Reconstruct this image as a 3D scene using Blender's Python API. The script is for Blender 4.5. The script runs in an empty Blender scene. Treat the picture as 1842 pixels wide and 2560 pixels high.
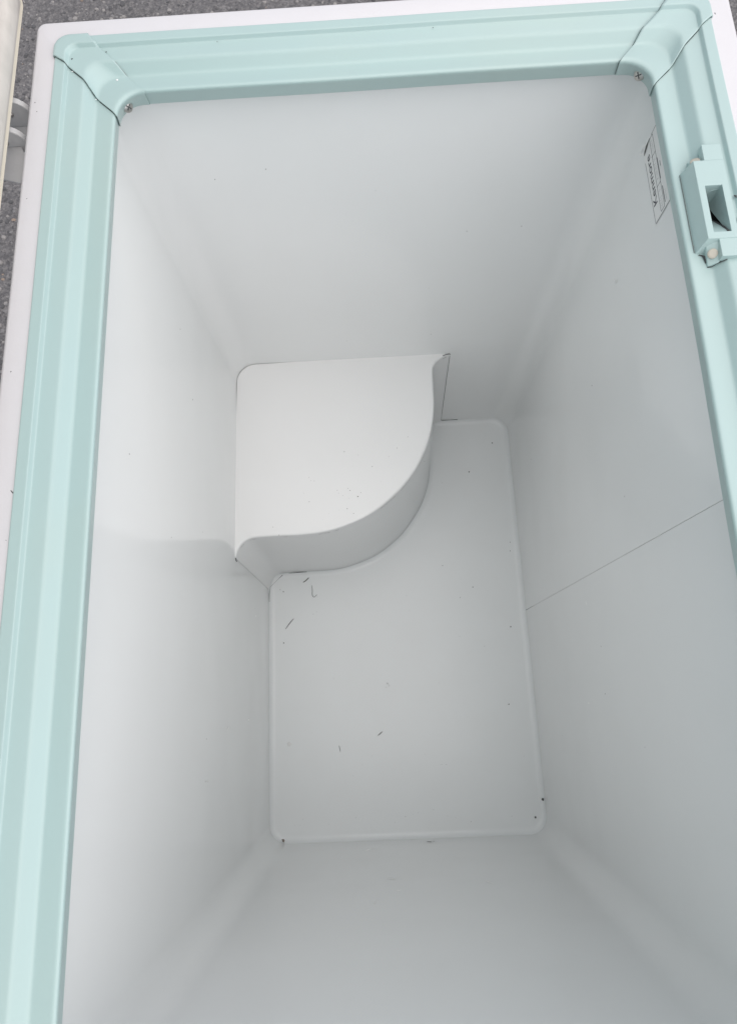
import bpy, bmesh, math, random
from mathutils import Vector, Matrix
from math import radians, sin, cos, pi
random.seed(7)
S = bpy.context.scene
COL = S.collection

# ---------------------------------------------------------------- camera
cd = bpy.data.cameras.new('camera')
cam = bpy.data.objects.new('camera', cd)
COL.objects.link(cam)
cam.location = (0.23272, -0.54588, 0.51135)
cam.rotation_euler = (0.25114, 0.033876, -0.041577)
cd.sensor_fit = 'VERTICAL'
cd.sensor_height = 36.0
cd.lens = 1657.4 / 2560 * 36.0
cd.clip_start = 0.01
cd.clip_end = 500
S.camera = cam

# ---------------------------------------------------------------- sky + sun
SUN_EL, SUN_AZ = radians(65), radians(115)      # azimuth measured from +Y towards +X
w = bpy.data.worlds.new('World')
S.world = w
w.use_nodes = True
nt = w.node_tree
bg = nt.nodes['Background']
sky = nt.nodes.new('ShaderNodeTexSky')
sky.sky_type = 'NISHITA'
sky.sun_disc = False
sky.sun_elevation = SUN_EL
sky.sun_rotation = SUN_AZ
sky.air_density = 1.0
sky.dust_density = 1.0
sky.ozone_density = 1.0
hs = nt.nodes.new('ShaderNodeHueSaturation')      # overcast: the blue is greyed out
hs.inputs['Saturation'].default_value = 0.42
nt.links.new(sky.outputs[0], hs.inputs['Color'])
nt.links.new(hs.outputs[0], bg.inputs['Color'])
bg.inputs['Strength'].default_value = 0.075
sl = bpy.data.lights.new('sun', 'SUN')
sl.energy = 1.5
sl.angle = radians(110)      # heavy overcast: a very broad soft sun
sl.color = (1.0, 0.925, 0.85)
so = bpy.data.objects.new('sun', sl)
COL.objects.link(so)
sd = Vector((sin(SUN_AZ) * cos(SUN_EL), cos(SUN_AZ) * cos(SUN_EL), sin(SUN_EL)))
so.rotation_euler = sd.to_track_quat('Z', 'Y').to_euler()
S.view_settings.view_transform = 'Standard'
S.view_settings.look = 'None'
S.view_settings.gamma = 1
S.view_settings.exposure = 1.0

# ---------------------------------------------------------------- materials
def mat(name, col, rough=0.4, noise=None, bump=None, metal=0.0, stain=None, spec=0.5, ior=1.5):
    m = bpy.data.materials.new(name)
    m.use_nodes = True
    t = m.node_tree
    b = t.nodes['Principled BSDF']
    b.inputs['Base Color'].default_value = (*col, 1)
    b.inputs['Roughness'].default_value = rough
    b.inputs['Metallic'].default_value = metal
    b.inputs['IOR'].default_value = ior
    tc = t.nodes.new('ShaderNodeTexCoord')
    last = first = None
    if noise:
        for sc, amt, c2 in noise:
            n = t.nodes.new('ShaderNodeTexNoise')
            n.inputs['Scale'].default_value = sc
            n.inputs['Detail'].default_value = 4
            t.links.new(tc.outputs['Object'], n.inputs['Vector'])
            r = t.nodes.new('ShaderNodeMapRange')
            r.inputs['From Min'].default_value = 0.45
            r.inputs['From Max'].default_value = 0.75
            r.inputs['To Min'].default_value = 0
            r.inputs['To Max'].default_value = amt
            t.links.new(n.outputs[0], r.inputs['Value'])
            mx = t.nodes.new('ShaderNodeMixRGB')
            t.links.new(r.outputs[0], mx.inputs['Fac'])
            if last is None:
                mx.inputs['Color1'].default_value = (*col, 1)
            else:
                t.links.new(last, mx.inputs['Color1'])
            mx.inputs['Color2'].default_value = (*c2, 1)
            last = mx.outputs[0]
            if first is None: first = n
        t.links.new(last, b.inputs['Base Color'])
        rr = t.nodes.new('ShaderNodeMapRange')
        rr.inputs['To Min'].default_value = rough * 0.93
        rr.inputs['To Max'].default_value = min(1, rough * 1.08)
        t.links.new(first.outputs[0], rr.inputs['Value'])
        t.links.new(rr.outputs[0], b.inputs['Roughness'])
    if bump:
        prev = None
        for sc, dist in bump:
            n = t.nodes.new('ShaderNodeTexNoise')
            n.inputs['Scale'].default_value = sc
            n.inputs['Detail'].default_value = 1.5
            t.links.new(tc.outputs['Object'], n.inputs['Vector'])
            bp = t.nodes.new('ShaderNodeBump')
            bp.inputs['Distance'].default_value = dist
            bp.inputs['Strength'].default_value = 1
            t.links.new(n.outputs[0], bp.inputs['Height'])
            if prev is not None:
                t.links.new(prev, bp.inputs['Normal'])
            prev = bp.outputs[0]
        t.links.new(prev, b.inputs['Normal'])
    return m

M_liner = mat('liner_paint', (0.842, 0.860, 0.861), 0.135, noise=[(2.2, 0.25, (0.815, 0.835, 0.835)), (9, 0.12, (0.80, 0.81, 0.805))],
              bump=[(2.6, 0.0060), (7, 0.0008)], ior=1.6)
M_step = mat('step_paint', (0.84, 0.85, 0.85), 0.30, noise=[(4.0, 0.25, (0.81, 0.82, 0.82)), (12, 0.12, (0.80, 0.80, 0.79))], bump=[(5, 0.0015)])
M_pan = mat('floor_paint', (0.865, 0.895, 0.90), 0.26, noise=[(5.0, 0.25, (0.83, 0.85, 0.855)), (13, 0.14, (0.80, 0.81, 0.80))], bump=[(4, 0.002)])
M_trim = mat('mint_plastic', (0.405, 0.535, 0.53), 0.32, noise=[(4.0, 0.4, (0.445, 0.53, 0.485)), (26, 0.12, (0.38, 0.50, 0.49))],
             bump=[(9, 0.0008), (400, 0.00004)])
M_white = mat('white_enamel', (0.66, 0.65, 0.675), 0.30, noise=[(6, 0.2, (0.64, 0.63, 0.645)), (90, 0.1, (0.58, 0.56, 0.56))],
              bump=[(8, 0.0008), (500, 0.00004)])
M_gasket = mat('aged_gasket', (0.67, 0.625, 0.585), 0.5, noise=[(12, 0.5, (0.60, 0.565, 0.51)), (60, 0.35, (0.48, 0.455, 0.42))], bump=[(60, 0.0006)])
M_edge = mat('cream_edge', (0.72, 0.66, 0.55), 0.4)
M_hinge = mat('hinge_enamel', (0.62, 0.62, 0.62), 0.35, noise=[(80, 0.3, (0.45, 0.44, 0.43))], bump=[(200, 0.0002)])
M_steel = mat('screw_steel', (0.55, 0.54, 0.52), 0.32, metal=1.0, noise=[(400, 0.5, (0.35, 0.32, 0.29))])
M_cap = mat('cream_cap', (0.53, 0.50, 0.43), 0.5, noise=[(300, 0.3, (0.5, 0.45, 0.36))])
M_dark = mat('grime_and_shade', (0.06, 0.065, 0.067), 0.8)  # dirt, and the shade coloured into the latch slot
M_grime_shade = mat('pale_grime_shade', (0.16, 0.17, 0.165), 0.8)  # dirt and dust, also the shadow line drawn in the label's fold
M_ink = mat('label_ink', (0.03, 0.03, 0.045), 0.5)
M_ink2 = mat('faded_ink', (0.30, 0.30, 0.31), 0.5)
M_label = mat('label_film', (0.84, 0.845, 0.84), 0.27)
M_fleck = mat('white_fleck', (0.85, 0.86, 0.87), 0.25)
M_brown = mat('rust_stain', (0.22, 0.18, 0.15), 0.7)
M_asphalt = mat('asphalt', (0.135, 0.132, 0.138), 0.9, noise=[(14, 0.5, (0.17, 0.165, 0.168)), (70, 0.85, (0.070, 0.069, 0.073)), (110, 0.7, (0.27, 0.258, 0.255)), (230, 0.6, (0.06, 0.06, 0.063))],
                bump=[(150, 0.006), (55, 0.006)])
M_stone = [mat('stone_grey', (0.20, 0.195, 0.20), 0.85, noise=[(150, .6, (0.12, 0.12, 0.12))]),
           mat('stone_pale', (0.28, 0.268, 0.263), 0.85, noise=[(150, .6, (0.22, 0.21, 0.205))]),
           mat('stone_dark', (0.09, 0.09, 0.095), 0.85), mat('stone_tan', (0.28, 0.22, 0.18), 0.85)]

# ---------------------------------------------------------------- helpers
def link(name, verts, faces, m, parent=None, smooth=False, edges=()):
    me = bpy.data.meshes.new(name)
    me.from_pydata([tuple(v) for v in verts], edges, faces)
    me.validate()
    bm = bmesh.new(); bm.from_mesh(me)
    bmesh.ops.recalc_face_normals(bm, faces=bm.faces)
    bm.to_mesh(me); bm.free()
    if m is not None:
        for k in (m if isinstance(m, list) else [m]):
            me.materials.append(k)
    if smooth:
        me.polygons.foreach_set('use_smooth', [True] * len(me.polygons))
    o = bpy.data.objects.new(name, me)
    COL.objects.link(o)
    if parent is not None:
        o.parent = parent
    return o

def tag(o, label=None, cat=None, group=None, kind=None):
    if label: o['label'] = label
    if cat: o['category'] = cat
    if group: o['group'] = group
    if kind: o['kind'] = kind
    return o

def grid_faces(rows, cols, closed=False, off=0):
    f = []
    for i in range(rows - 1):
        for j in range(cols if closed else cols - 1):
            a = off + i * cols + j; b = off + i * cols + (j + 1) % cols
            f.append((a, b, b + cols, a + cols))
    return f

def bevel(o, wd, seg=2, ang=30):
    b = o.modifiers.new('bevel', 'BEVEL')
    b.width = wd; b.segments = seg; b.limit_method = 'ANGLE'; b.angle_limit = radians(ang)
    wn = o.modifiers.new('wn', 'WEIGHTED_NORMAL')
    wn.keep_sharp = True
    o.data.polygons.foreach_set('use_smooth', [True] * len(o.data.polygons))
    return o

def solid(o, t, off=0.0):
    s = o.modifiers.new('solid', 'SOLIDIFY'); s.thickness = t; s.offset = off
    return o

def box(v, f, x0, x1, y0, y1, z0, z1):
    b = len(v)
    v += [(x0, y0, z0), (x1, y0, z0), (x1, y1, z0), (x0, y1, z0), (x0, y0, z1), (x1, y0, z1), (x1, y1, z1), (x0, y1, z1)]
    f += [(b, b+3, b+2, b+1), (b+4, b+5, b+6, b+7), (b, b+1, b+5, b+4), (b+1, b+2, b+6, b+5), (b+2, b+3, b+7, b+6), (b+3, b, b+4, b+7)]

def roundpoly(pts, seg=10, closed=True):
    """pts: (x, y, radius) -> 2-D polyline with filleted corners"""
    out = []
    n = len(pts)
    for i, p in enumerate(pts):
        P = Vector(p[:2]); r = p[2]
        if r <= 0 or (not closed and i in (0, n - 1)):
            out.append(P); continue
        A = Vector(pts[i - 1][:2]); B = Vector(pts[(i + 1) % n][:2])
        a = (A - P).normalized(); b = (B - P).normalized()
        th = math.acos(max(-1, min(1, a.dot(b))))
        t = min(r / math.tan(th / 2), 0.48 * (A - P).length if pts[i-1][2] > 0 else .95*(A-P).length, 0.48 * (B - P).length if pts[(i+1) % n][2] > 0 else .95*(B-P).length)
        r = t * math.tan(th / 2)
        c = P + (a + b).normalized() * (r / sin(th / 2))
        s = P + a * t; e = P + b * t
        a0 = math.atan2(*(s - c).yx); a1 = math.atan2(*(e - c).yx)
        d = (a1 - a0 + pi) % (2 * pi) - pi
        for k in range(seg + 1):
            q = a0 + d * k / seg
            out.append(c + r * Vector((cos(q), sin(q))))
    return out

def densify(pts, closed=True, near=0.004):
    """add support points beside long segments so smooth shading stays on the curves"""
    out = []
    n = len(pts)
    for i in range(n if closed else n - 1):
        a = pts[i]; b = pts[(i + 1) % n]
        L = (b - a).length
        out.append(a)
        if L > 6 * near:
            d = (b - a) / L
            out.append(a + d * near); 
            k = max(1, int(L / 0.05))
            for q in range(1, k): out.append(a + d * (near + (L - 2 * near) * q / k))
            out.append(b - d * near)
    if not closed: out.append(pts[-1])
    return out

def catmull(pts, n=6):
    pts = [Vector(p) for p in pts]
    out = []
    for i in range(len(pts) - 1):
        p0 = pts[max(i - 1, 0)]; p1 = pts[i]; p2 = pts[i + 1]; p3 = pts[min(i + 2, len(pts) - 1)]
        for k in range(n):
            t = k / n
            out.append(0.5 * ((2 * p1) + (p2 - p0) * t + (2 * p0 - 5 * p1 + 4 * p2 - p3) * t * t + (3 * p1 - p0 - 3 * p2 + p3) * t ** 3))
    out.append(pts[-1])
    return out

def offset_loop(pts, d, closed=True):
    """offset a 2-D polyline to its left by d"""
    n = len(pts); out = []
    for i in range(n):
        a = pts[i - 1] if (closed or i > 0) else pts[i]
        b = pts[(i + 1) % n] if (closed or i < n - 1) else pts[i]
        t = (b - a)
        t = t.normalized() if t.length > 0 else Vector((1, 0))
        out.append(pts[i] + Vector((-t.y, t.x)) * d)
    return out

def tube(pts, rad, m, name, parent=None, seg=5, radii=None):
    """thin tube along 3-D points"""
    pts = [Vector(p) for p in pts]; v = []; n = len(pts)
    for i, p in enumerate(pts):
        t = (pts[min(i + 1, n - 1)] - pts[max(i - 1, 0)]).normalized()
        u = t.orthogonal().normalized()
        if abs(t.z) < .9:
            u = t.cross(Vector((0, 0, 1))).normalized()
        w_ = t.cross(u)
        r = radii[i] if radii else rad
        for k in range(seg):
            a = 2 * pi * k / seg
            v.append(p + u * cos(a) * r + w_ * sin(a) * r)
    f = grid_faces(n, seg, True)
    f.append(tuple(range(seg))); f.append(tuple(range((n - 1) * seg, n * seg)))
    return link(name, v, f, m, parent, True)

# ---------------------------------------------------------------- dimensions (metres)
W, L, D, H = 0.5, 0.8222, 0.8886, 0.5692
E_ = 0.0176                   # the liner stands this far behind the trim's inner lip
FX = 0.0717                   # outer face of the cabinet
ZR = 0.0298                   # top of the white rim
YS = -0.4109                 # seam in the liner
x0, x1, y0, y1 = -E_, W + E_, -L - E_, E_
GZ = -D - 0.16

# ---------------------------------------------------------------- ground
g = link('ground', [(-60, -60, GZ), (60, -60, GZ), (60, 60, GZ), (-60, 60, GZ)], [(0, 1, 2, 3)], M_asphalt)
tag(g, kind='structure')

def aggregate():
    v = []; f = []; mi = []
    def stone(x, y, s):
        b = len(v)
        n = random.choice((5, 6, 7)); a0 = random.random() * 6
        sx = s * random.uniform(.7, 1.2); sy = s * random.uniform(.7, 1.2); hz = s * random.uniform(.25, .55)
        k = random.choices((0, 1, 2, 3), (5, 3, 5, .6))[0]
        for i in range(n):
            a = a0 + 2 * pi * i / n
            v.append((x + sx * cos(a), y + sy * sin(a), GZ - .002))
        for i in range(n):
            a = a0 + 2 * pi * i / n
            q = random.uniform(.5, .8)
            v.append((x + sx * q * cos(a), y + sy * q * sin(a), GZ + hz * random.uniform(.6, 1)))
        v.append((x, y, GZ + hz))
        for i in range(n):
            j = (i + 1) % n
            f.append((b + i, b + j, b + n + j, b + n + i)); mi.append(k)
            f.append((b + n + i, b + n + j, b + 2 * n)); mi.append(k)
    for _ in range(15000):
        if random.random() < .7:
            x = random.uniform(-1.0, 1.6); y = random.uniform(.25, 2.1)
        else:
            x = random.uniform(-.9, -.08); y = random.uniform(-.7, .3)
        stone(x, y, random.uniform(.003, .0085) * (1.4 if random.random() < .15 else 1))
    o = link('aggregate', v, f, None)
    for m in M_stone: o.data.materials.append(m)
    o.data.polygons.foreach_set('material_index', mi)
    tag(o, 'small grey and tan stones set in the asphalt around the freezer', 'gravel', kind='stuff')
aggregate()

# ---------------------------------------------------------------- the freezer
FZ = bpy.data.objects.new('chest_freezer', None)
COL.objects.link(FZ)
FZ.location = (W / 2, -L / 2, GZ)
tag(FZ, 'open empty white chest freezer with mint green rim trim standing on asphalt', 'freezer')
bpy.context.view_layer.update()
PI_ = FZ.matrix_world.inverted()
def own(o, parent=FZ):
    """parent while keeping world coordinates in the mesh"""
    o.parent = parent
    o.matrix_parent_inverse = PI_ if parent is FZ else Matrix.Identity(4)
    return o

# cabinet: rim flange and outer walls
def rr(xa, xb, ya, yb, r, seg=8):
    return densify(roundpoly([(xa, ya, r), (xb, ya, r), (xb, yb, r), (xa, yb, r)], seg))
def cabinet():
    loops = []
    def lo(d, z):
        u = FX - d; r = max(.002, .009 - d)
        if d > .01: r = .012
        return [(p.x, p.y, z) for p in roundpoly([(-u, -L - u, r), (W + u, -L - u, r), (W + u, u, r), (-u, u, r)], 6)]
    for d, z in [(.0295, ZR - .004), (.024, ZR), (.0035, ZR), (.0017, ZR - .0004), (.0005, ZR - .0015), (0, ZR - .0035), (0, ZR - .03), (0, -.4), (0, GZ + .035), (.02, GZ + .03)]:
        loops += lo(d, z)
    n = len(lo(0, 0))
    f = grid_faces(10, n, True)
    f.append(tuple(range(9 * n, 10 * n)))
    return link('cabinet', loops, f, M_white, None, True)
_c = own(cabinet()); _c.modifiers.new('wn', 'WEIGHTED_NORMAL').weight = 100
for cx in (.02, W - .02):
    for cy in (-L + .03, -.03):
        v = []; f = []
        for k, (r, z) in enumerate([(.014, GZ + .032), (.014, GZ + .02), (.02, GZ + .012), (.02, GZ + .001)]):
            v += [(cx + r * cos(2 * pi * i / 12), cy + r * sin(2 * pi * i / 12), z) for i in range(12)]
        f = grid_faces(4, 12, True); f.append(tuple(range(36, 48)))
        own(link('foot', v, f, M_dark, None))

# liner: one sheet wrapped round, lapped at the seam in the right wall
def liner():
    r = .034
    pts = [(x1, YS, 0), (x1, YS + .0005, 0), (x1, y1, r), (x0, y1, r), (x0, y0, r), (x1, y0, r), (x1, YS - .00085, 0), (x1, YS - .00035, 0)]
    P = densify(roundpoly(pts, 12, closed=False), False)
    zs = [.0145, .0135, -.05, -.2, -.4, -.6, -.8, -D + .003, -D - .009, -D - .010]
    v = []
    for z in zs: v += [(p.x, p.y + ((z + .45) * .0042 if abs(p.y - YS) < .006 and p.x > .4 else 0), z) for p in P]
    o = link('liner', v, grid_faces(len(zs), len(P)), M_liner, None, True)
    return solid(o, .0006, 1)
LN = own(liner())

# compressor step
STEP_T = [(-.0172, -.3345), (-.0125, -.3205), (-.0045, -.3095), (.006, -.3035), (.023, -.3012), (.0626, -.3008), (.0997, -.3004), (.1319, -.2977), (.1617, -.2908),
          (.1993, -.2764), (.2324, -.2563), (.2637, -.2294), (.2878, -.2006), (.3046, -.1723), (.318, -.1408), (.3264, -.1086), (.3306, -.0757), (.3315, -.0422),
          (.3323, -.0138), (.3354, -.003), (.3434, .0065), (.354, .0135), (.363, .0168)]
STEP_B = [(-.0172, -.345), (-.0122, -.329), (-.0042, -.318), (.0062, -.312), (.023, -.3102), (.0626, -.3098), (.1, -.3097), (.1345, -.3072), (.165, -.300),
          (.2055, -.2853), (.2392, -.2645), (.2705, -.2375), (.2955, -.206), (.314, -.176), (.3275, -.1432), (.3355, -.110), (.339, -.0757), (.340, -.0422),
          (.3408, -.0138), (.344, -.002), (.3515, .0085), (.361, .0145), (.371, .0168)]
cT = catmull(STEP_T); cB = catmull(STEP_B)
def step():
    g_ = .0009
    back = roundpoly([(x1, y1 - g_, 0), (x0 + g_, y1 - g_, .034), (x0 + g_, y0, 0)], 12, closed=False)[1:-1]
    # top outline: front curve then the back corner
    n = len(cT); v = []; f = []
    nrm = offset_loop(cT, 1.0, False)
    def fr(d, z): return [((cT[i] + (nrm[i] - cT[i]) * d).x, (cT[i] + (nrm[i] - cT[i]) * d).y, z) for i in range(n)]
    R = .0042
    rows = []
    for k in range(7):
        a = pi / 2 * k / 6
        rows.append(fr(R * (1 - sin(a)) , -H - R * (1 - cos(a))))
    for t in (.02, .2, .5, .8, 1.0):
        z = -H - R + (-D + .004 + H + R) * t
        rows.append([(cT[i].x + (cB[i].x - cT[i].x) * t, cT[i].y + (cB[i].y - cT[i].y) * t, z) for i in range(n)])
    for r_ in rows: v += r_
    f += grid_faces(len(rows), n)
    b = len(v)
    v += [(p.x, p.y, -H) for p in back]
    f.append(tuple(range(n)) + tuple(range(b, b + len(back))))
    # down-turned edge along the walls
    b2 = len(v)
    v += [(p.x, p.y, -H - .02) for p in back]
    for i in range(len(back) - 1):
        f.append((b + i, b + i + 1, b2 + i + 1, b2 + i))
    o = link('compressor_step', v, f, M_step, None, True)
    me = o.data
    big = max(range(len(me.polygons)), key=lambda i: me.polygons[i].area if abs(me.polygons[i].normal.z) > .9 else 0)
    return o
ST = own(step())
m_ = ST.modifiers.new('wn', 'WEIGHTED_NORMAL'); m_.weight = 100

# floor pan: upturned coved edge all round, notched round the step
def pan():
    ins = -.0002
    base = [Vector((p.x, p.y)) for p in cB]
    front = offset_loop(base, -.0004, False)
    core = front[24:-24:2]
    pts = [(x0 + ins, y0 + ins, .0338), (x1 - ins, y0 + ins, .0338), (x1 - ins, y1 - ins, .0338), (core[-1].x + .004, y1 - ins, .022)]
    pts += [(p.x, p.y, 0) for p in reversed(core)]
    pts += [(x0 + ins, core[0].y - .003, .022)]
    # corner points directly adjoining the curve get their fillet from the helper
    P = roundpoly(pts, 8)
    P = densify(P)
    # reduce duplicate points
    Q = [P[0]]
    for p in P[1:]:
        if (p - Q[-1]).length > .0012: Q.append(p)
    n = len(Q); v = []
    # counter-clockwise loop: left offset = inwards
    prof = [(0, .0128)]
    R = .0110
    for k in range(9):
        a = pi / 2 * k / 8
        prof.append((R * (1 - cos(a)), R * (1 - sin(a))))
    prof += [(R + .0012, 0)]
    Z0 = -D - .004
    for d, z in prof:
        v += [(p.x, p.y, Z0 + z) for p in offset_loop(Q, d)]
    f = grid_faces(len(prof), n, True)
    f.append(tuple(range((len(prof) - 1) * n, len(prof) * n)))
    o = link('floor_pan', v, f, M_pan, None, True)
    return o
own(pan())
ZF = -D - .004

# ---------------------------------------------------------------- mint breaker trim
# profile key points: u outward, z, corner radius, fillet
KEY = [(.0507, .0285, .0145, 0), (.0505, .0313, .0140, .0012), (.0406, .0310, .0110, .0008), (.0388, .0272, .0110, .0010),
       (.0236, .0262, .0150, .0022), (.0149, .0171, .0210, .0022), (-.0046, .0186, .0250, .0040), (.0000, .0000, .0225, .0006), (.0171, -.0008, .030, 0)]
def rounded_profile(extra):
    """extra: per key point extra values; returns rows of (u, z, r, *extra) with filleted corners"""
    K = [Vector_n([k[0], k[1], k[2]] + list(e)) for k, e in zip(KEY, extra)]
    out = [K[0]]
    for i in range(1, len(K) - 1):
        d = KEY[i][3]
        def leng(a, b): return math.hypot(a[0] - b[0], a[1] - b[1])
        la = leng(K[i], K[i - 1]); lb = leng(K[i], K[i + 1])
        ta = min(.45, d / la); tb = min(.45, d / lb)
        A = lerp(K[i], K[i - 1], ta); B = lerp(K[i], K[i + 1], tb)
        for q in range(6):
            t = q / 5
            out.append([(1 - t) ** 2 * a + 2 * t * (1 - t) * k + t * t * b for a, k, b in zip(A, K[i], B)])
        # support point in the middle of the next flat
    out.append(K[-1])
    res = [out[0]]
    for a, b in zip(out, out[1:]):
        if math.hypot(a[0] - b[0], a[1] - b[1]) > .004:
            res.append(lerp(a, b, .12)); res.append(lerp(a, b, .88))
        res.append(b)
    return res
def Vector_n(l): return list(l)
def lerp(a, b, t): return [x + (y - x) * t for x, y in zip(a, b)]

# joint positions along the side rails (y) and the end rails (x) for the two far corners
TLy = [.0277, .0277, .0205, .0190, .0023, -.0105, -.0308, -.0236, -.022]
TLx = [-.0203, -.0203, -.0125, -.0110, .0045, .0132, .0285, .0291, .030]
TRx = [.5152, .5152, .5080, .5065, .4900, .4838, .4680, .4706, .470]
TRy = [.0247, .0247, .0165, .0150, -.0032, -.0150, -.0350, -.0280, -.028]
NEARy = [-L - t for t in TLy]

def corner(cx, cy, sx, sy, ye, xe, label=None):
    prof = rounded_profile([(a, b) for a, b in zip(ye, xe)])
    v = []; cols = 0
    for (u, z, r, yq, xq) in prof:
        z2 = z + .0014
        u2 = u - .0014 if u < .035 else u + (.0006 if u > .05 else 0)
        if z < -.0003: z2 = z + .0002; u2 = u
        c = Vector((cx + sx * (u2 - r), cy + sy * (u2 - r)))
        X = cx + sx * u2; Y = cy + sy * u2
        row = []
        ya = c.y
        if (yq - ya) * sy > -.0006: yq = ya - sy * .0006
        xa = c.x
        if (xq - xa) * sx > -.0006: xq = xa - sx * .0006
        for t in (0, .15, .5, .9): row.append((X, yq + (ya - yq) * t, z2))
        for k in range(17):
            a = pi / 2 * k / 16
            row.append((c.x + sx * r * cos(a), c.y + sy * r * sin(a), z2))
        for t in (.1, .5, .85, 1): row.append((xa + (xq - xa) * t, Y, z2))
        cols = len(row); v += row
    o = link('corner_trim', v, grid_faces(len(prof), cols), M_trim, None, True)
    solid(o, .0012, 0)
    own(o)
    return o, [Vector(v[i * cols]) for i in range(len(prof))], [Vector(v[i * cols + cols - 1]) for i in range(len(prof))]

cTL, jTLa, jTLb = corner(0, 0, -1, 1, TLy, TLx)
cTR, jTRa, jTRb = corner(W, 0, 1, 1, TRy, TRx)
corner(0, -L, -1, -1, NEARy, TLx)
corner(W, -L, 1, -1, [-L - t for t in TRy], TRx)

def rail(name, fn, ends, hole=None):
    prof = rounded_profile(ends)
    v = []; N = 14
    if hole:                                   # the slot of the latch keeper goes through this rail
        ha, hb, ua, ub = hole
        P2 = [prof[0]]
        for p, q in zip(prof, prof[1:]):
            for uc in (ub, ua):
                if p[0] > uc > q[0]: P2.append(lerp(p, q, (p[0] - uc) / (p[0] - q[0])))
            P2.append(q)
        prof = P2
        for (u, z, r, a, b) in prof:
            S1 = [a, a + .008] + [a + (ha - a) * k / 12 for k in range(1, 12)] + [ha - .001, ha, hb, hb + .001] + [hb + (b - hb) * k / 5 for k in range(1, 5)] + [b - .004, b]
            for q in S1: v.append(fn(u, z, q, (q - a) / (b - a)))
        nc = len(S1); f = []
        for i in range(len(prof) - 1):
            for j in range(nc - 1):
                if j == 14 and prof[i][0] <= ub + 1e-6 and prof[i + 1][0] >= ua - 1e-6: continue
                k = i * nc + j
                f.append((k, k + 1, k + nc + 1, k + nc))
        return own(link(name, v, f, M_trim, None, True))
    for (u, z, r, a, b) in prof:
        ts = [0, .01] + [k / N for k in range(1, N)] + [.99, 1]
        for t in ts:
            v.append(fn(u, z, a + (b - a) * t, t))
    o = link(name, v, grid_faces(len(prof), N + 3), M_trim, None, True)
    return own(o)
ov = .0045
rnd = lambda t, p, a: a * sin(t * pi * 1.0) * sin(t * pi * 3 + p)
rail('trim_rail', lambda u, z, s, t: (-u, s, z), [(-L - a - ov, a + ov) for a in TLy])
rail('trim_rail', lambda u, z, s, t: (W + u + rnd(t, .7, .0012), s, z + rnd(t, 2, .0004)), [(-L - a - ov, a + ov) for a in TRy], (-.1985, -.1545, .0135, .0300))
rail('trim_rail', lambda u, z, s, t: (s, u, z + rnd(t, 1, .0003)), [(a - ov, b + ov) for a, b in zip(TLx, TRx)])
rail('trim_rail', lambda u, z, s, t: (s, -L - u, z), [(a - ov, b + ov) for a, b in zip(TLx, TRx)])

# dirt packed into the corner joints
def joint(pts, parent, lo, hi, r, m=M_dark, dz=-.0007, dxy=(0, 0)):
    n = len(pts); q = pts[int(n * lo):int(n * hi)]
    q = [p + Vector((dxy[0], dxy[1], dz)) for p in q]
    rad = [r * random.choice((.25, .5, .8, 1.2)) * random.uniform(.8, 1.1) for _ in q]
    o = tube(q, r, m, 'joint_grime', None, 5, rad)
    o.parent = parent
    return o
joint(jTLa, cTL, .03, .86, .00028, dxy=(0, -.0004))
joint(jTRa, cTR, .10, .80, .00025, dxy=(0, -.0004))
joint(jTRb, cTR, .04, .84, .00028, dxy=(-.0004, 0))
joint(jTLb, cTL, .45, .62, .00030, M_grime_shade, dxy=(.0003, 0))

def screw(pos, nx, ny, parent, r=.0052):
    n = Vector((nx, ny, .35)).normalized()
    u = n.orthogonal().normalized(); w_ = n.cross(u)
    v = []; P = Vector(pos); K = 16
    prof = [(r, -.0012), (r, .0004), (r * .92, .0011), (r * .6, .0018), (r * .25, .0021)]
    for rad, hgt in prof:
        v += [P + (u * cos(2 * pi * k / K) + w_ * sin(2 * pi * k / K)) * rad + n * hgt for k in range(K)]
    f = grid_faces(len(prof), K, True); f.append(tuple(range((len(prof) - 1) * K, len(prof) * K)))
    o = link('screw', v, f, M_steel, None, True); o.parent = parent
    # cross recess
    v = []; f = []
    for a in (u, w_):
        b = a.cross(n)
        c = P + n * .00225
        k = len(v)
        v += [c + a * r * .55 + b * r * .10, c + a * r * .55 - b * r * .10, c - a * r * .55 - b * r * .10, c - a * r * .55 + b * r * .10]
        v += [q - n * .0009 for q in v[k:k + 4]]
        f += [(k, k+1, k+2, k+3), (k, k+1, k+5, k+4), (k+1, k+2, k+6, k+5), (k+2, k+3, k+7, k+6), (k+3, k, k+4, k+7)]
        P = P + n * .00004
    o2 = link('screw_slot', v, f, M_dark, None); o2.parent = parent
screw((.0108, -.0104, .0085), .75, -.75, cTL)
screw((.4890, -.0106, .0085), -.7, -.75, cTR)

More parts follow.
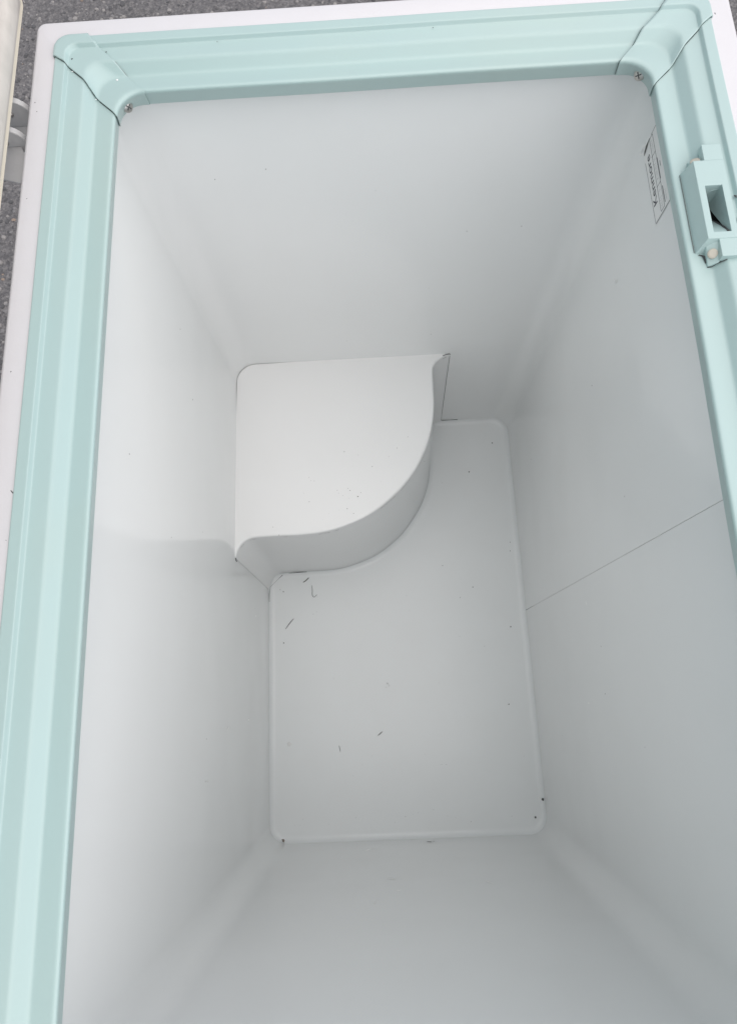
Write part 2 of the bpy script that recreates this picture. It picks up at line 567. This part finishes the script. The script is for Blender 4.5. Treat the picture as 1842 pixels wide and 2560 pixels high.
# ---------------------------------------------------------------- latch keeper on the right rail
def latch():
    v = []; f = []
    zt = .0318; zb = .0165
    xi, xo = .5092, .5345          # top face
    ya, yb = -.2050, -.1286
    hx0, hx1, hy0, hy1 = .5148, .5290, -.1990, -.1540
    # outer loop top, outer loop bottom, hole top, hole bottom
    top = [(xi, ya, zt), (xo, ya, zt), (xo, yb, zt), (xi, yb, zt)]
    bot = [(.5030, -.2103, zb), (xo, -.2103, zb), (xo, -.1265, zb), (.5030, -.1298, zb)]
    hol = [(hx0, hy0, zt), (hx1, hy0, zt), (hx1, hy1, zt), (hx0, hy1, zt)]
    hb = [(hx0 + .0002, hy0, .0295), (hx1 - .0003, hy0, .0285), (hx1 - .0008, hy1, .0060), (hx0 + .0002, hy1, .0285)]
    v = top + bot + hol + hb
    for i in range(4):
        j = (i + 1) % 4
        f += [(i, j, 4 + j, 4 + i), (i, j, 8 + j, 8 + i), (8 + i, 8 + j, 12 + j, 12 + i)]
    o = link('latch_keeper', v, f, M_trim, None)
    own(bevel(o, .0007, 2))
    # tabs over the ledge, far and near
    v = []; f = []
    box(v, f, .5187, .5348, -.1287, -.1123, .0240, .0312)
    t = link('tab', v, f, M_trim, None); t.parent = o; bevel(t, .0006)
    v = []; f = []
    box(v, f, .5181, .5348, -.2215, -.2049, .0240, .0312)
    t = link('tab', v, f, M_trim, None); t.parent = o; bevel(t, .0006)
    # sloping feet that take the screws
    def foot(y_a, y_b, z_a, z_b):
        v = [(.5105, y_a, .0150), (.5188, y_a, .0150), (.5188, y_b, .0150), (.5105, y_b, .0150),
             (.5118, y_a, z_a), (.5188, y_a, z_a + .006), (.5188, y_b, z_b + .004), (.5098, y_b, z_b)]
        f = [(0, 3, 2, 1), (4, 5, 6, 7), (0, 1, 5, 4), (1, 2, 6, 5), (2, 3, 7, 6), (3, 0, 4, 7)]
        q = link('latch_foot', v, f, M_trim, None); q.parent = o; bevel(q, .0005)
    foot(-.2222, -.2060, .0185, .0255)
    foot(-.1190, -.1290, .0185, .0255)
    for cy, s in ((-.2148, -1), (-.1240, 1)):
        v = []; K = 16
        n = Vector((-.35, .35 * s, .85)).normalized(); u = n.orthogonal().normalized(); w_ = n.cross(u)
        c = Vector((.5140, cy, .0252 if s < 0 else .0258))
        for rad, hh in [(.0040, -.003), (.0040, .0001), (.0038, .0004), (.002, .00045)]:
            v += [c + (u * cos(2 * pi * k / K) + w_ * sin(2 * pi * k / K)) * rad + n * hh for k in range(K)]
        f = grid_faces(4, K, True); f.append(tuple(range(3 * K, 4 * K)))
        q = link('screw_cap', v, f, M_cap, None, True); q.parent = o
    # inside of the slot: pale ramp at the near end, dark cavity beyond it
    N = 8; v = []
    def ramp(t): return hy0 + .0002 + (hy1 - hy0) * .78 * t, .0302 - .0280 * t ** 1.15
    for k in range(N + 1):
        y, z = ramp(k / N)
        v += [(hx0 - .003, y, z), (hx1 - .0012, y, z)]
    q = link('slot_ramp', v, grid_faces(N + 1, 2), M_trim, None, True); q.parent = o
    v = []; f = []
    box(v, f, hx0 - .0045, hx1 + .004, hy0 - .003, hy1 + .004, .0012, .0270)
    q = link('slot_cavity', v, [k for k in f if k != (4, 5, 6, 7)], M_dark, None); q.parent = o  # box walls coloured dark to stand in for the slot's deep shade
    pts = [Vector((hx1 - .0012, ramp(k / N)[0] + .0004, ramp(k / N)[1] - .0002)) for k in range(N + 1)]
    q = tube(pts, .0009, M_dark, 'slot_grime', None, 5, [random.uniform(.0005, .0012) for _ in pts]); q.parent = o
    q = tube([(.5029, -.2090, .0186), (.5028, -.19, .0187), (.5028, -.165, .0187), (.5028, -.145, .0187), (.5028, -.1315, .0187)], .0003, M_grime_shade, 'base_grime', None, 5); q.parent = o
    q = tube([(.5115, -.2226, .0180), (.5150, -.2228, .0185), (.5185, -.2222, .0225), (.5240, -.2220, .0268)], .00035, M_dark, 'base_grime', None, 5); q.parent = o
    q = tube([(.5060, -.2110, .0184), (.5085, -.2116, .0184), (.5102, -.2128, .0184), (.5108, -.2190, .0184)], .0008, M_dark, 'base_grime', None, 5, [.0003, .0006, .0011, .0003]); q.parent = o
    return o
latch()

# ---------------------------------------------------------------- rating label on the right wall
XL = x1 - .0004
def label_part():
    ya, yb, za, zb = -.1161, -.0283, -.0662, -.0285
    NY, NZ = 40, 20
    v = []
    fold_p = Vector((-.0350, za)); fold_q = Vector((yb + .0008, -.0460))   # fold line of the lifted corner
    fd = (fold_q - fold_p).normalized(); fn = Vector((fd.y, -fd.x))
    for i in range(NZ + 1):
        for j in range(NY + 1):
            P = Vector((ya + (yb - ya) * j / NY, za + (zb - za) * i / NZ))
            s = (P - fold_p).dot(fn)
            x = XL
            if s > 0:
                Rr = .0026
                a = s / Rr
                foot = P - fn * s
                P = foot + fn * (Rr * sin(a)); x = XL - Rr * (1 - cos(a))
            v.append((x, P.x, P.y))
    o = link('rating_label', v, grid_faces(NZ + 1, NY + 1), M_label, None, True)
    own(o)
    o['label'] = 'clear label with a dark border, its lower far corner curling off the wall'
    # printed rules
    v = []; f = []
    def rule(a, b, wd=.00062):
        a = Vector(a); b = Vector(b); d = (b - a).normalized(); n = Vector((-d.y, d.x)) * wd / 2
        k = len(v); x = XL - .00006
        for p in (a + n, b + n, b - n, a - n): v.append((x, p.x, p.y))
        f.append((k, k + 1, k + 2, k + 3))
    rule((ya + .0004, za + .0004), (-.0440, za + .0004)); rule((ya + .0004, za + .0004), (ya + .0004, zb)); rule((yb - .0004, -.0445), (yb - .0004, zb))
    z1, z2 = -.0515, -.0430
    rule((-.1127, z1), (-.0300, z1 + .002)); rule((-.1127, z2), (-.0300, z2 + .001)); rule((-.1127, z1), (-.1127, z2)); rule((-.0300, z1 + .002), (-.0300, z2 + .001))
    rule((-.0852, z1), (-.0852, z2 + .0003)); rule((-.0500, z1), (-.0500, z2 + .0006))
    rule((-.0830, -.0415), (-.0590, -.0412), .0011); rule((-.1105, -.0408), (-.0920, -.0406), .0012); rule((-.072, -.0372), (-.066, -.0372), .0008)
    q = link('printed_rules', v, f, M_ink, None); q.parent = o
    v = []; f = []
    random.seed(3)
    for (a, b, z, hgt) in ((-.110, -.092, -.0475, .0034), (-.083, -.053, -.0470, .0030), (-.048, -.033, -.0462, .0026), (-.110, -.094, -.0372, .0014)):
        y = a
        while y < b:
            wd = random.uniform(.0008, .0016)
            if random.random() < .8:
                rule((y, z - hgt / 2), (y + wd * random.uniform(0, .8), z + hgt / 2), .00035)
                if random.random() < .5: rule((y, z + hgt / 2 * random.choice((-1, 1, 0))), (y + wd, z + hgt / 2 * random.choice((-1, 1))), .00035)
            y += wd + .0007
    q = link('faded_print', v, f, M_ink2, None); q.parent = o
    q = tube([(XL - .0002, -.0350, za + .0006), (XL - .0008, -.0335, -.0610), (XL - .0010, -.0318, -.0555), (XL - .0004, -.0292, -.0480)], .0004, M_grime_shade, 'fold_shadow', None, 5, [.0001, .0007, .0008, .0001]); q.parent = o  # dark tapered tube standing in for the shadow under the curled corner
    # the maker's word, upside down on the wall
    cu = bpy.data.curves.new('lettering', 'FONT')
    cu.body = 'Kenmore'; cu.size = 1; cu.offset = .008
    to = bpy.data.objects.new('lettering', cu); COL.objects.link(to)
    bpy.context.view_layer.update()
    me = bpy.data.meshes.new_from_object(to.evaluated_get(bpy.context.evaluated_depsgraph_get()))
    xs = [p.co.x for p in me.vertices]; ys = [p.co.y for p in me.vertices]
    ax, bx, hy = min(xs), max(xs), max(ys)
    for p in me.vertices:
        X = (p.co.x - ax) / (bx - ax); Y = p.co.y / hy
        yy = -.0985 + X * .0565
        zz = (-.0553 + .0008 * X) - Y * .0082
        p.co = (XL - .00007, yy, zz)
    bpy.data.objects.remove(to)
    me.materials.clear(); me.materials.append(M_ink)
    q = bpy.data.objects.new('lettering', me); COL.objects.link(q); q.parent = o
label_part()

# ---------------------------------------------------------------- lid standing open on the left
LX, LZ = -.0790, .0400
LY1, LY0 = .0830, -L - .083
LID_H = .645
def lid():
    # outer shell: shallow tray, open side towards +x
    v = []; f = []
    def loop(d, x): 
        k = roundpoly([(LY0 + d, LZ + d, max(.002, .006 - d * .2)), (LY1 - d, LZ + d, max(.002, .006 - d * .2)), (LY1 - d, LZ + LID_H - d, max(.002, .006 - d * .2)), (LY0 + d, LZ + LID_H - d, max(.002, .006 - d * .2))], 4)
        return [(x, p.x, p.y) for p in k]
    prof = [(.012, LX - .001), (.0032, LX - .0003), (.0012, LX), (.0004, LX - .0004), (0, LX - .0014), (0, LX - .040), (.004, LX - .046), (.012, LX - .048)]
    for d, x in prof: v += loop(d, x)
    n = len(loop(0, 0))
    f = grid_faces(len(prof), n, True); f.append(tuple(range((len(prof) - 1) * n, len(prof) * n)))
    o = own(link('lid', v, f, M_edge, None, True))
    o['label'] = 'lid standing open, cream gasket towards the freezer'
    bevel(o, .0003)
    # gasket: soft hollow seal round the inner face
    v = []
    prof = [(.0062, LX - .001), (.0064, LX + .0004), (.0085, LX + .0010), (.0105, LX + .0032), (.0160, LX + .0052), (.0240, LX + .0055), (.0295, LX + .0042), (.0310, LX + .0012), (.0370, LX + .0015), (.0400, LX - .001)]
    N = 48
    for d, x in prof:
        ring = []
        c = [(LY0 + d, LZ + d), (LY1 - d, LZ + d), (LY1 - d, LZ + LID_H - d), (LY0 + d, LZ + LID_H - d)]
        for k in range(4):
            a = c[k]; b = c[(k + 1) % 4]
            for q in range(N):
                t = q / N
                ed = min(t, 1 - t) * math.hypot(b[0] - a[0], b[1] - a[1])
                puck = .0016 * math.exp(-(ed / .007) ** 2)
                wob = .0003 * sin(q * 1.7 + k) * (1 if x > LX + .001 else 0)
                ring.append((x - (puck if x > LX + .003 else 0) + wob * .5, a[0] + (b[0] - a[0]) * t, a[1] + (b[1] - a[1]) * t + wob))
        v += ring
    q = link('gasket', v, grid_faces(len(prof), 4 * N, True), M_gasket, None, True); q.parent = o
    # mint inner panel
    v = []
    prof = [(.0385, LX - .002), (.0400, LX + .0024), (.046, LX + .003), (.058, LX + .004), (.066, LX + .016), (.075, LX + .018)]
    n = None
    for d, x in prof:
        k = roundpoly([(LY0 + d, LZ + d, .012), (LY1 - d, LZ + d, .012), (LY1 - d, LZ + LID_H - d, .012), (LY0 + d, LZ + LID_H - d, .012)], 5)
        n = len(k); v += [(x, p.x, p.y) for p in k]
    f = grid_faces(len(prof), n, True); f.append(tuple(range((len(prof) - 1) * n, len(prof) * n)))
    q = link('inner_panel', v, f, M_trim, None, True); q.parent = o
    m = q.modifiers.new('wn', 'WEIGHTED_NORMAL')
lid()

# ---------------------------------------------------------------- hinge behind the rim
def hinge():
    v = []; f = []
    # back leaf against the cabinet
    box(v, f, -.0760, -.0726, -.0100, .0112, -.060, .0130)
    o = own(bevel(link('hinge', v, f, M_hinge, None), .0006))
    def knuckle(yc, cx, cz, r, th):
        K = 20; v = []
        prof = [(.8, -th / 2 - .0), (.94, -th / 2), (1.0, -th / 2 + .0006), (1.0, th / 2 - .0006), (.94, th / 2), (.8, th / 2)]
        prof = [(.55, -th / 2 + .0012), (.86, -th / 2 + .0010)] + prof[1:] 
        for s, dy in prof:
            for k in range(K):
                a = 2 * pi * k / K
                X = cos(a) * r * s; Z = sin(a) * r * s
                if Z < 0: Z *= 2.4
                v.append((cx + X, yc + dy, cz + Z))
        f = grid_faces(len(prof), K, True); f.append(tuple(range(K))); f.append(tuple(range((len(prof) - 1) * K, len(prof) * K)))
        q = link('knuckle', v, f, M_hinge, None, True); q.parent = o
        bevel(q, .0002)
        v = []
        for s, dy in [(.0022, -th / 2 + .0014), (.0022, -th / 2 - .0004), (.0012, -th / 2 - .0009)]:
            v += [(cx - .003 + s * cos(2 * pi * k / 10), yc + dy, cz + .001 + s * sin(2 * pi * k / 10)) for k in range(10)]
        f = grid_faces(3, 10, True); f.append(tuple(range(20, 30)))
        q = link('rivet', v, f, M_steel, None, True); q.parent = o
    knuckle(-.0155, -.0935, .0135, .0165, .0060)
    knuckle(-.0475, -.0950, .0135, .0165, .0060)
    # bridge plate and the tapering tail
    v = [(-.125, -.018, .000), (-.0765, -.018, .000), (-.0765, -.047, .000), (-.125, -.047, .000)]
    q = solid(link('bridge_plate', v, [(0, 1, 2, 3)], M_hinge, None), .0015, 0); q.parent = o
    v = [(-.125, -.050, .009), (-.0865, -.050, .009), (-.0840, -.056, .009), (-.0815, -.0590, .009), (-.0815, -.0905, .009), (-.0860, -.0895, .009), (-.125, -.0760, .009)]
    q = solid(link('tail_plate', v, [tuple(range(7))], M_hinge, None), .0015, 0); q.parent = o
    v = []; f = []
    box(v, f, -.0822, -.0800, -.0905, -.0590, -.03, .0128)
    q = bevel(link('tail_flange', v, f, M_hinge, None), .0005); q.parent = o
hinge()

# ---------------------------------------------------------------- marks that belong to the freezer
def blob(name, P, n, r, m, parent=None, stretch=1.0, rot=0.0, hgt=.0002, K=11):
    P = Vector(P); n = Vector(n).normalized(); u = n.orthogonal().normalized(); w_ = n.cross(u)
    u, w_ = u * cos(rot) + w_ * sin(rot), w_ * cos(rot) - u * sin(rot)
    v = [P + n * hgt]
    rr_ = [r * random.uniform(.6, 1.2) for _ in range(K)]
    for s, hh in ((.75, hgt * .8), (1.0, 0.00004)):
        v += [P + (u * cos(2 * pi * k / K) * stretch + w_ * sin(2 * pi * k / K)) * rr_[k] * s + n * hh for k in range(K)]
    f = [(0, 1 + k, 1 + (k + 1) % K) for k in range(K)] + [(1 + k, 1 + (k + 1) % K, 1 + K + (k + 1) % K, 1 + K + k) for k in range(K)]
    return link(name, v, f, m, parent)

def merged(name, items, m, parent=None):
    """many specks in one mesh: (pos, normal, radius, stretch, rot)"""
    V = []; F = []
    for (P, n, r, st, ro) in items:
        P = Vector(P); n = Vector(n).normalized(); u = n.orthogonal().normalized(); w_ = n.cross(u)
        u, w_ = u * cos(ro) + w_ * sin(ro), w_ * cos(ro) - u * sin(ro)
        b = len(V); K = 7
        V.append(P + n * r * .5)
        for k in range(K):
            V.append(P + (u * cos(2 * pi * k / K) * st + w_ * sin(2 * pi * k / K)) * r * random.uniform(.6, 1.2) + n * .00005)
        F += [(b, b + 1 + k, b + 1 + (k + 1) % K) for k in range(K)]
    return link(name, V, F, m, parent)

random.seed(11)
UP = (0, 0, 1)
items = [((x, y, -H + .0001), UP, r, 1, 0) for x, y, r in
         [(.1908, -.2392, .0011), (.1778, -.2279, .0007), (.1744, -.224, .0006), (.1563, -.2265, .0006), (.1586, -.2316, .0005), (.1722, -.2596, .0007), (.1826, -.2684, .0007),
          (.1082, -.2443, .0007), (.1961, -.2324, .0006), (.2175, -.1871, .0007), (.1705, -.1579, .0007), (.2615, -.1561, .0006), (.2814, -.1367, .0006), (.0564, -.2997, .0007), (.1655, -.2361, .0005), (.0461, -.2855, .0005)]]
for _ in range(14):
    items.append(((random.gauss(.17, .05), min(-.02, random.gauss(-.22, .05)), -H + .0001), UP, random.uniform(.00025, .00045), 1, 0))
o = tag(own(merged('dirt_specks', items, M_dark)), kind='stuff')

# dark scratches along the lip of the step front
def lip_marks():
    V = []; F = []
    i = 8
    n = len(cT)
    nr = offset_loop(cT, -1.0, False)
    while i < n - 4:
        ln = random.randint(1, 6)
        if random.random() < .62:
            dz = random.uniform(-.0006, .0006)
            for k in range(i, min(i + ln, n - 2)):
                b = len(V)
                for q in (k, k + 1):
                    d = (nr[q] - cT[q])
                    t = .022
                    p = cT[q] + (cB[q] - cT[q]) * t + d * .0004
                    V.append((p.x, p.y, -H - .0085 + dz)); V.append((p.x, p.y, -H - .0085 + dz - random.uniform(.0005, .0011)))
                F.append((b, b + 1, b + 3, b + 2))
        i += ln + random.randint(1, 5)
    return link('lip_scratches', V, F, M_grime_shade, None)
tag(own(lip_marks()), kind='stuff')

# sealant crack lines where the step meets the walls and at its flared ends
tube_pts = [(x0 + .0012, -.335, -H - .001), (x0 + .0006, -.338, -H - .006), (x0 + .0005, -.3390, -H - .012)]
own(tube(tube_pts, .0007, M_dark, 'sealant_crack', None))
own(tube([(.352, .0142, -H - .0006), (.358, .0160, -H - .0005), (.3645, .0170, -H - .001), (.3655, .0171, -H - .004)], .0007, M_dark, 'sealant_crack', None))
own(tube([(.3655, .0172, -H - .01), (.3675, .0172, -.70), (.3705, .0172, -.86), (.3715, .0172, -D + .006)], .00045, M_grime_shade, 'sealant_crack', None))
own(tube([(.373, .0162, -D + .0085), (.390, .0164, -D + .0080), (.408, .0164, -D + .0080)], .0007, M_grime_shade, 'sealant_crack', None, 5, [.0008, .0004, .0007]))
own(tube([(x0 + .0016, -.372, -D + .008), (x0 + .0016, -.355, -D + .008), (x0 + .004, -.340, -D + .008), (.002, -.325, -D + .007), (.012, -.316, -D + .007)], .0006, M_grime_shade, 'sealant_crack', None, 5, [.0004, .0007, .0003, .0002, .0008]))
own(tube([(.026, -.3125, -D + .007), (.045, -.3118, -D + .007), (.064, -.3115, -D + .007)], .0006, M_grime_shade, 'sealant_crack', None, 5, [.0004, .0009, .0005]))
own(tube([(x1 - .0001, YS - .0020, -.880), (x1 - .0002, YS - .0017, -.80)], .00055, M_dark, 'sealant_crack', None, 5, [.0006, .0001]))

own(blob('stain', (.0085, y0 + .006, ZF + .0095), (.3, .7, .5), .0026, M_brown, None, 1.6))
own(blob('stain', (.2890, y0 + .0012, -D + .038), (0, 1, 0), .0030, M_grime_shade, None, 2.2))
own(blob('stain', (.2970, y0 + .0012, -D + .036), (0, 1, 0), .0014, M_grime_shade, None, 2.0))
M_scuff = mat('wall_scuff', (0.79, 0.80, 0.79), 0.4)
items = []
random.seed(23)
for _ in range(3):
    items.append(((x1 - .00025, random.uniform(y0 + .1, -.05), random.uniform(-.8, -.15)), (-1, 0, 0), random.uniform(.0008, .002), random.uniform(3, 9), random.random() * 3))
for _ in range(5):
    items.append(((random.uniform(.05, .45), y0 + .00025, random.uniform(-.85, -.4)), (0, 1, 0), random.uniform(.0008, .002), random.uniform(3, 9), random.random() * 3))
for _ in range(4):
    items.append(((x0 + .00025, random.uniform(-.7, -.35), random.uniform(-.85, -.3)), (1, 0, 0), random.uniform(.0008, .0016), random.uniform(3, 8), random.random() * 3))
def flat_merge(name, items, m):
    V = []; F = []
    for (P, n, r, st, ro) in items:
        P = Vector(P); n = Vector(n); u = n.orthogonal().normalized(); w_ = n.cross(u)
        u, w_ = u * cos(ro) + w_ * sin(ro), w_ * cos(ro) - u * sin(ro)
        b = len(V); K = 12
        V.append(P + n * .0002)
        for k in range(K):
            V.append(P + (u * cos(2 * pi * k / K) * st + w_ * sin(2 * pi * k / K)) * r * random.uniform(.5, 1.2) + n * .00012)
        F += [(b, b + 1 + k, b + 1 + (k + 1) % K) for k in range(K)]
    return link(name, V, F, m)
own(flat_merge('wall_scuffs', items, M_scuff))['kind'] = 'stuff'
# white flecks and dark nicks on the trim and rim
items = []
def prof_z(u):
    ks = [(k[0], k[1]) for k in KEY[1:7]]
    for (ua, za), (ub, zb) in zip(ks, ks[1:]):
        if ub <= u <= ua: return za + (zb - za) * (u - ua) / (ub - ua)
    return ZR
items = [((-.0165 + .002, -.0115, .0195), (0.2, 0, 1), .0006, 1, 0), ((-.0345, .0135, .0275), UP, .0011, 1, 0), ((.004, .0095, .0195), UP, .0012, 1, 0)]
own(merged('pale_flecks', items, M_fleck))['kind'] = 'stuff'
items = [((-.0352, .0265, .0290), UP, .0009, 1, 0), ((-.004, .0330, .0282), UP, .0008, 1, 0),
         ((-.0630, -.0320, ZR), UP, .0005, 1.2, 0), ((-.0640, -.1250, ZR), UP, .0005, 1, 0), ((-.0655, -.0220, ZR), UP, .0004, 2, 1), ((-.0625, -.2900, ZR), UP, .0006, 1, 0),
         ((-.0520, -.392, ZR), UP, .0005, 6, 1.57), ((-.0530, -.43, ZR), UP, .0004, 1, 0), ((.10, .0365, .0283), UP, .0006, 1, 0), ((.30, .0365, .0283), UP, .0006, 1, 0),
         ((.5395, -.164, .0292), UP, .0012, 1.6, 1.4), ((.5400, -.187, .0292), UP, .0020, 1.7, 1.5), ((.5555, .030, ZR), UP, .0005, 3, .8)]
own(merged('rim_nicks', items, M_dark))['kind'] = 'stuff'
# faint pits on the walls
items = []
for _ in range(9):
    items.append(((x1 - .0003, random.uniform(y0 + .06, -.02), random.uniform(-.85, -.1)), (-1, 0, 0), random.uniform(.0004, .0009), random.uniform(1, 2), random.random() * 3))
for _ in range(10):
    items.append(((x0 + .0003, random.uniform(-.7, -.05), random.uniform(-.85, -.1)), (1, 0, 0), random.uniform(.0004, .0008), random.uniform(1, 2), random.random() * 3))
for _ in range(8):
    items.append(((random.uniform(.05, .45), y1 - .0003, random.uniform(-.55, -.05)), (0, -1, 0), random.uniform(.0004, .0008), 1, 0))
own(merged('wall_pits', items, M_grime_shade))['kind'] = 'stuff'

# ---------------------------------------------------------------- loose things on the freezer's floor
def strand(pts, r, label):
    r *= .8
    c = Vector(pts[0])
    c = Vector((c.x, c.y, ZF + r))
    P = catmull([(p[0] - c.x, p[1] - c.y, (p[2] if len(p) > 2 else 0)) for p in pts], 5)
    o = tube(P, r, M_dark, 'strand', None, 5, [r * (.6 + .6 * sin(pi * (i + .8) / (len(P) + .6))) for i in range(len(P))])
    o.location = c
    tag(o, label, 'strand', 'loose strands on the freezer floor')
strand([(.0158, -.4288), (.0245, -.4175), (.0331, -.408)], .00075, 'longest straight dark strand lying diagonally on the floor near the left edge')
strand([(.0726, -.3392), (.0738, -.350), (.0735, -.3595), (.0770, -.3645), (.0835, -.3595)], .00060, 'hooked dark strand on the floor just below the curved step')
strand([(.0545, -.3320), (.0605, -.3283), (.0668, -.3225)], .0010, 'short thick dark strand touching the foot of the curved step')
strand([(.1995, -.6485), (.2040, -.6455), (.2090, -.6415)], .0008, 'small slanted dark strand in the lower middle of the floor')
strand([(.1212, -.6650), (.1224, -.6710), (.1232, -.6765)], .0006, 'tiny upright dark strand on the lower left of the floor')

def crumb(x, y, r, label, z=ZF):
    bm = bmesh.new()
    bmesh.ops.create_icosphere(bm, subdivisions=2, radius=r * .85)
    for v in bm.verts:
        v.co *= random.uniform(.72, 1.2); v.co.z *= .7
    me = bpy.data.meshes.new('crumb'); bm.to_mesh(me); bm.free()
    me.materials.append(M_dark)
    o = bpy.data.objects.new('crumb', me); COL.objects.link(o)
    o.location = (x, y, z + r * .6)
    tag(o, label, 'crumb', 'dark crumbs on the freezer floor')
crumb(.5145, -.7790, .0029, 'largest black crumb at the right edge of the floor near its bottom corner', ZF + .004)
crumb(.4979, -.8112, .0022, 'black crumb in the bottom right corner of the floor')
crumb(.0117, -.4575, .0014, 'black crumb at the left edge of the floor below the longest strand')
crumb(.4848, -.4449, .0016, 'black crumb on the floor near the lower end of the wall seam')
crumb(.4665, -.5990, .0013, 'black crumb near the right edge of the floor, halfway along the open part')
crumb(.4259, -.1036, .0017, 'black crumb on the floor to the right of the curved step')
crumb(.4822, -.0389, .0016, 'black crumb in the far right corner of the floor')
crumb(.4132, -.3588, .0012, 'small dark crumb on the floor below and right of the curved step')
items = [((x, y, ZF + .0001), UP, r, 1, 0) for x, y, r in
         [(.3851, -.3794, .0009), (.3529, -.3097, .001), (.5008, -.2658, .0011), (.4990, -.285, .001), (.2239, -.5484, .0014), (.2270, -.5530, .0010), (.2205, -.5560, .0008), (.005, -.3455, .0009), (.012, -.350, .0012), (.0745, -.4, .0007)]]
for _ in range(36):
    items.append(((random.uniform(.01, .5), random.uniform(-.82, -.36) if random.random() < .5 else random.gauss(-.80, .012), ZF + .0001), UP, random.uniform(.0003, .0006), 1, 0))
o = merged('dust', items, M_grime_shade)
tag(o, 'fine dark dust scattered over the grey freezer floor', 'dust', kind='stuff')
# a pale droplet
bm = bmesh.new(); bmesh.ops.create_icosphere(bm, subdivisions=2, radius=.004)
for q in bm.verts: q.co.z *= .3
me = bpy.data.meshes.new('wax_drop'); bm.to_mesh(me); bm.free(); me.materials.append(M_step)
me.polygons.foreach_set('use_smooth', [True] * len(me.polygons))
o = bpy.data.objects.new('wax_drop', me); COL.objects.link(o); o.location = (.0205, -.6585, ZF + .0004)
tag(o, 'pale round drop dried on the floor near its left edge', 'drop')
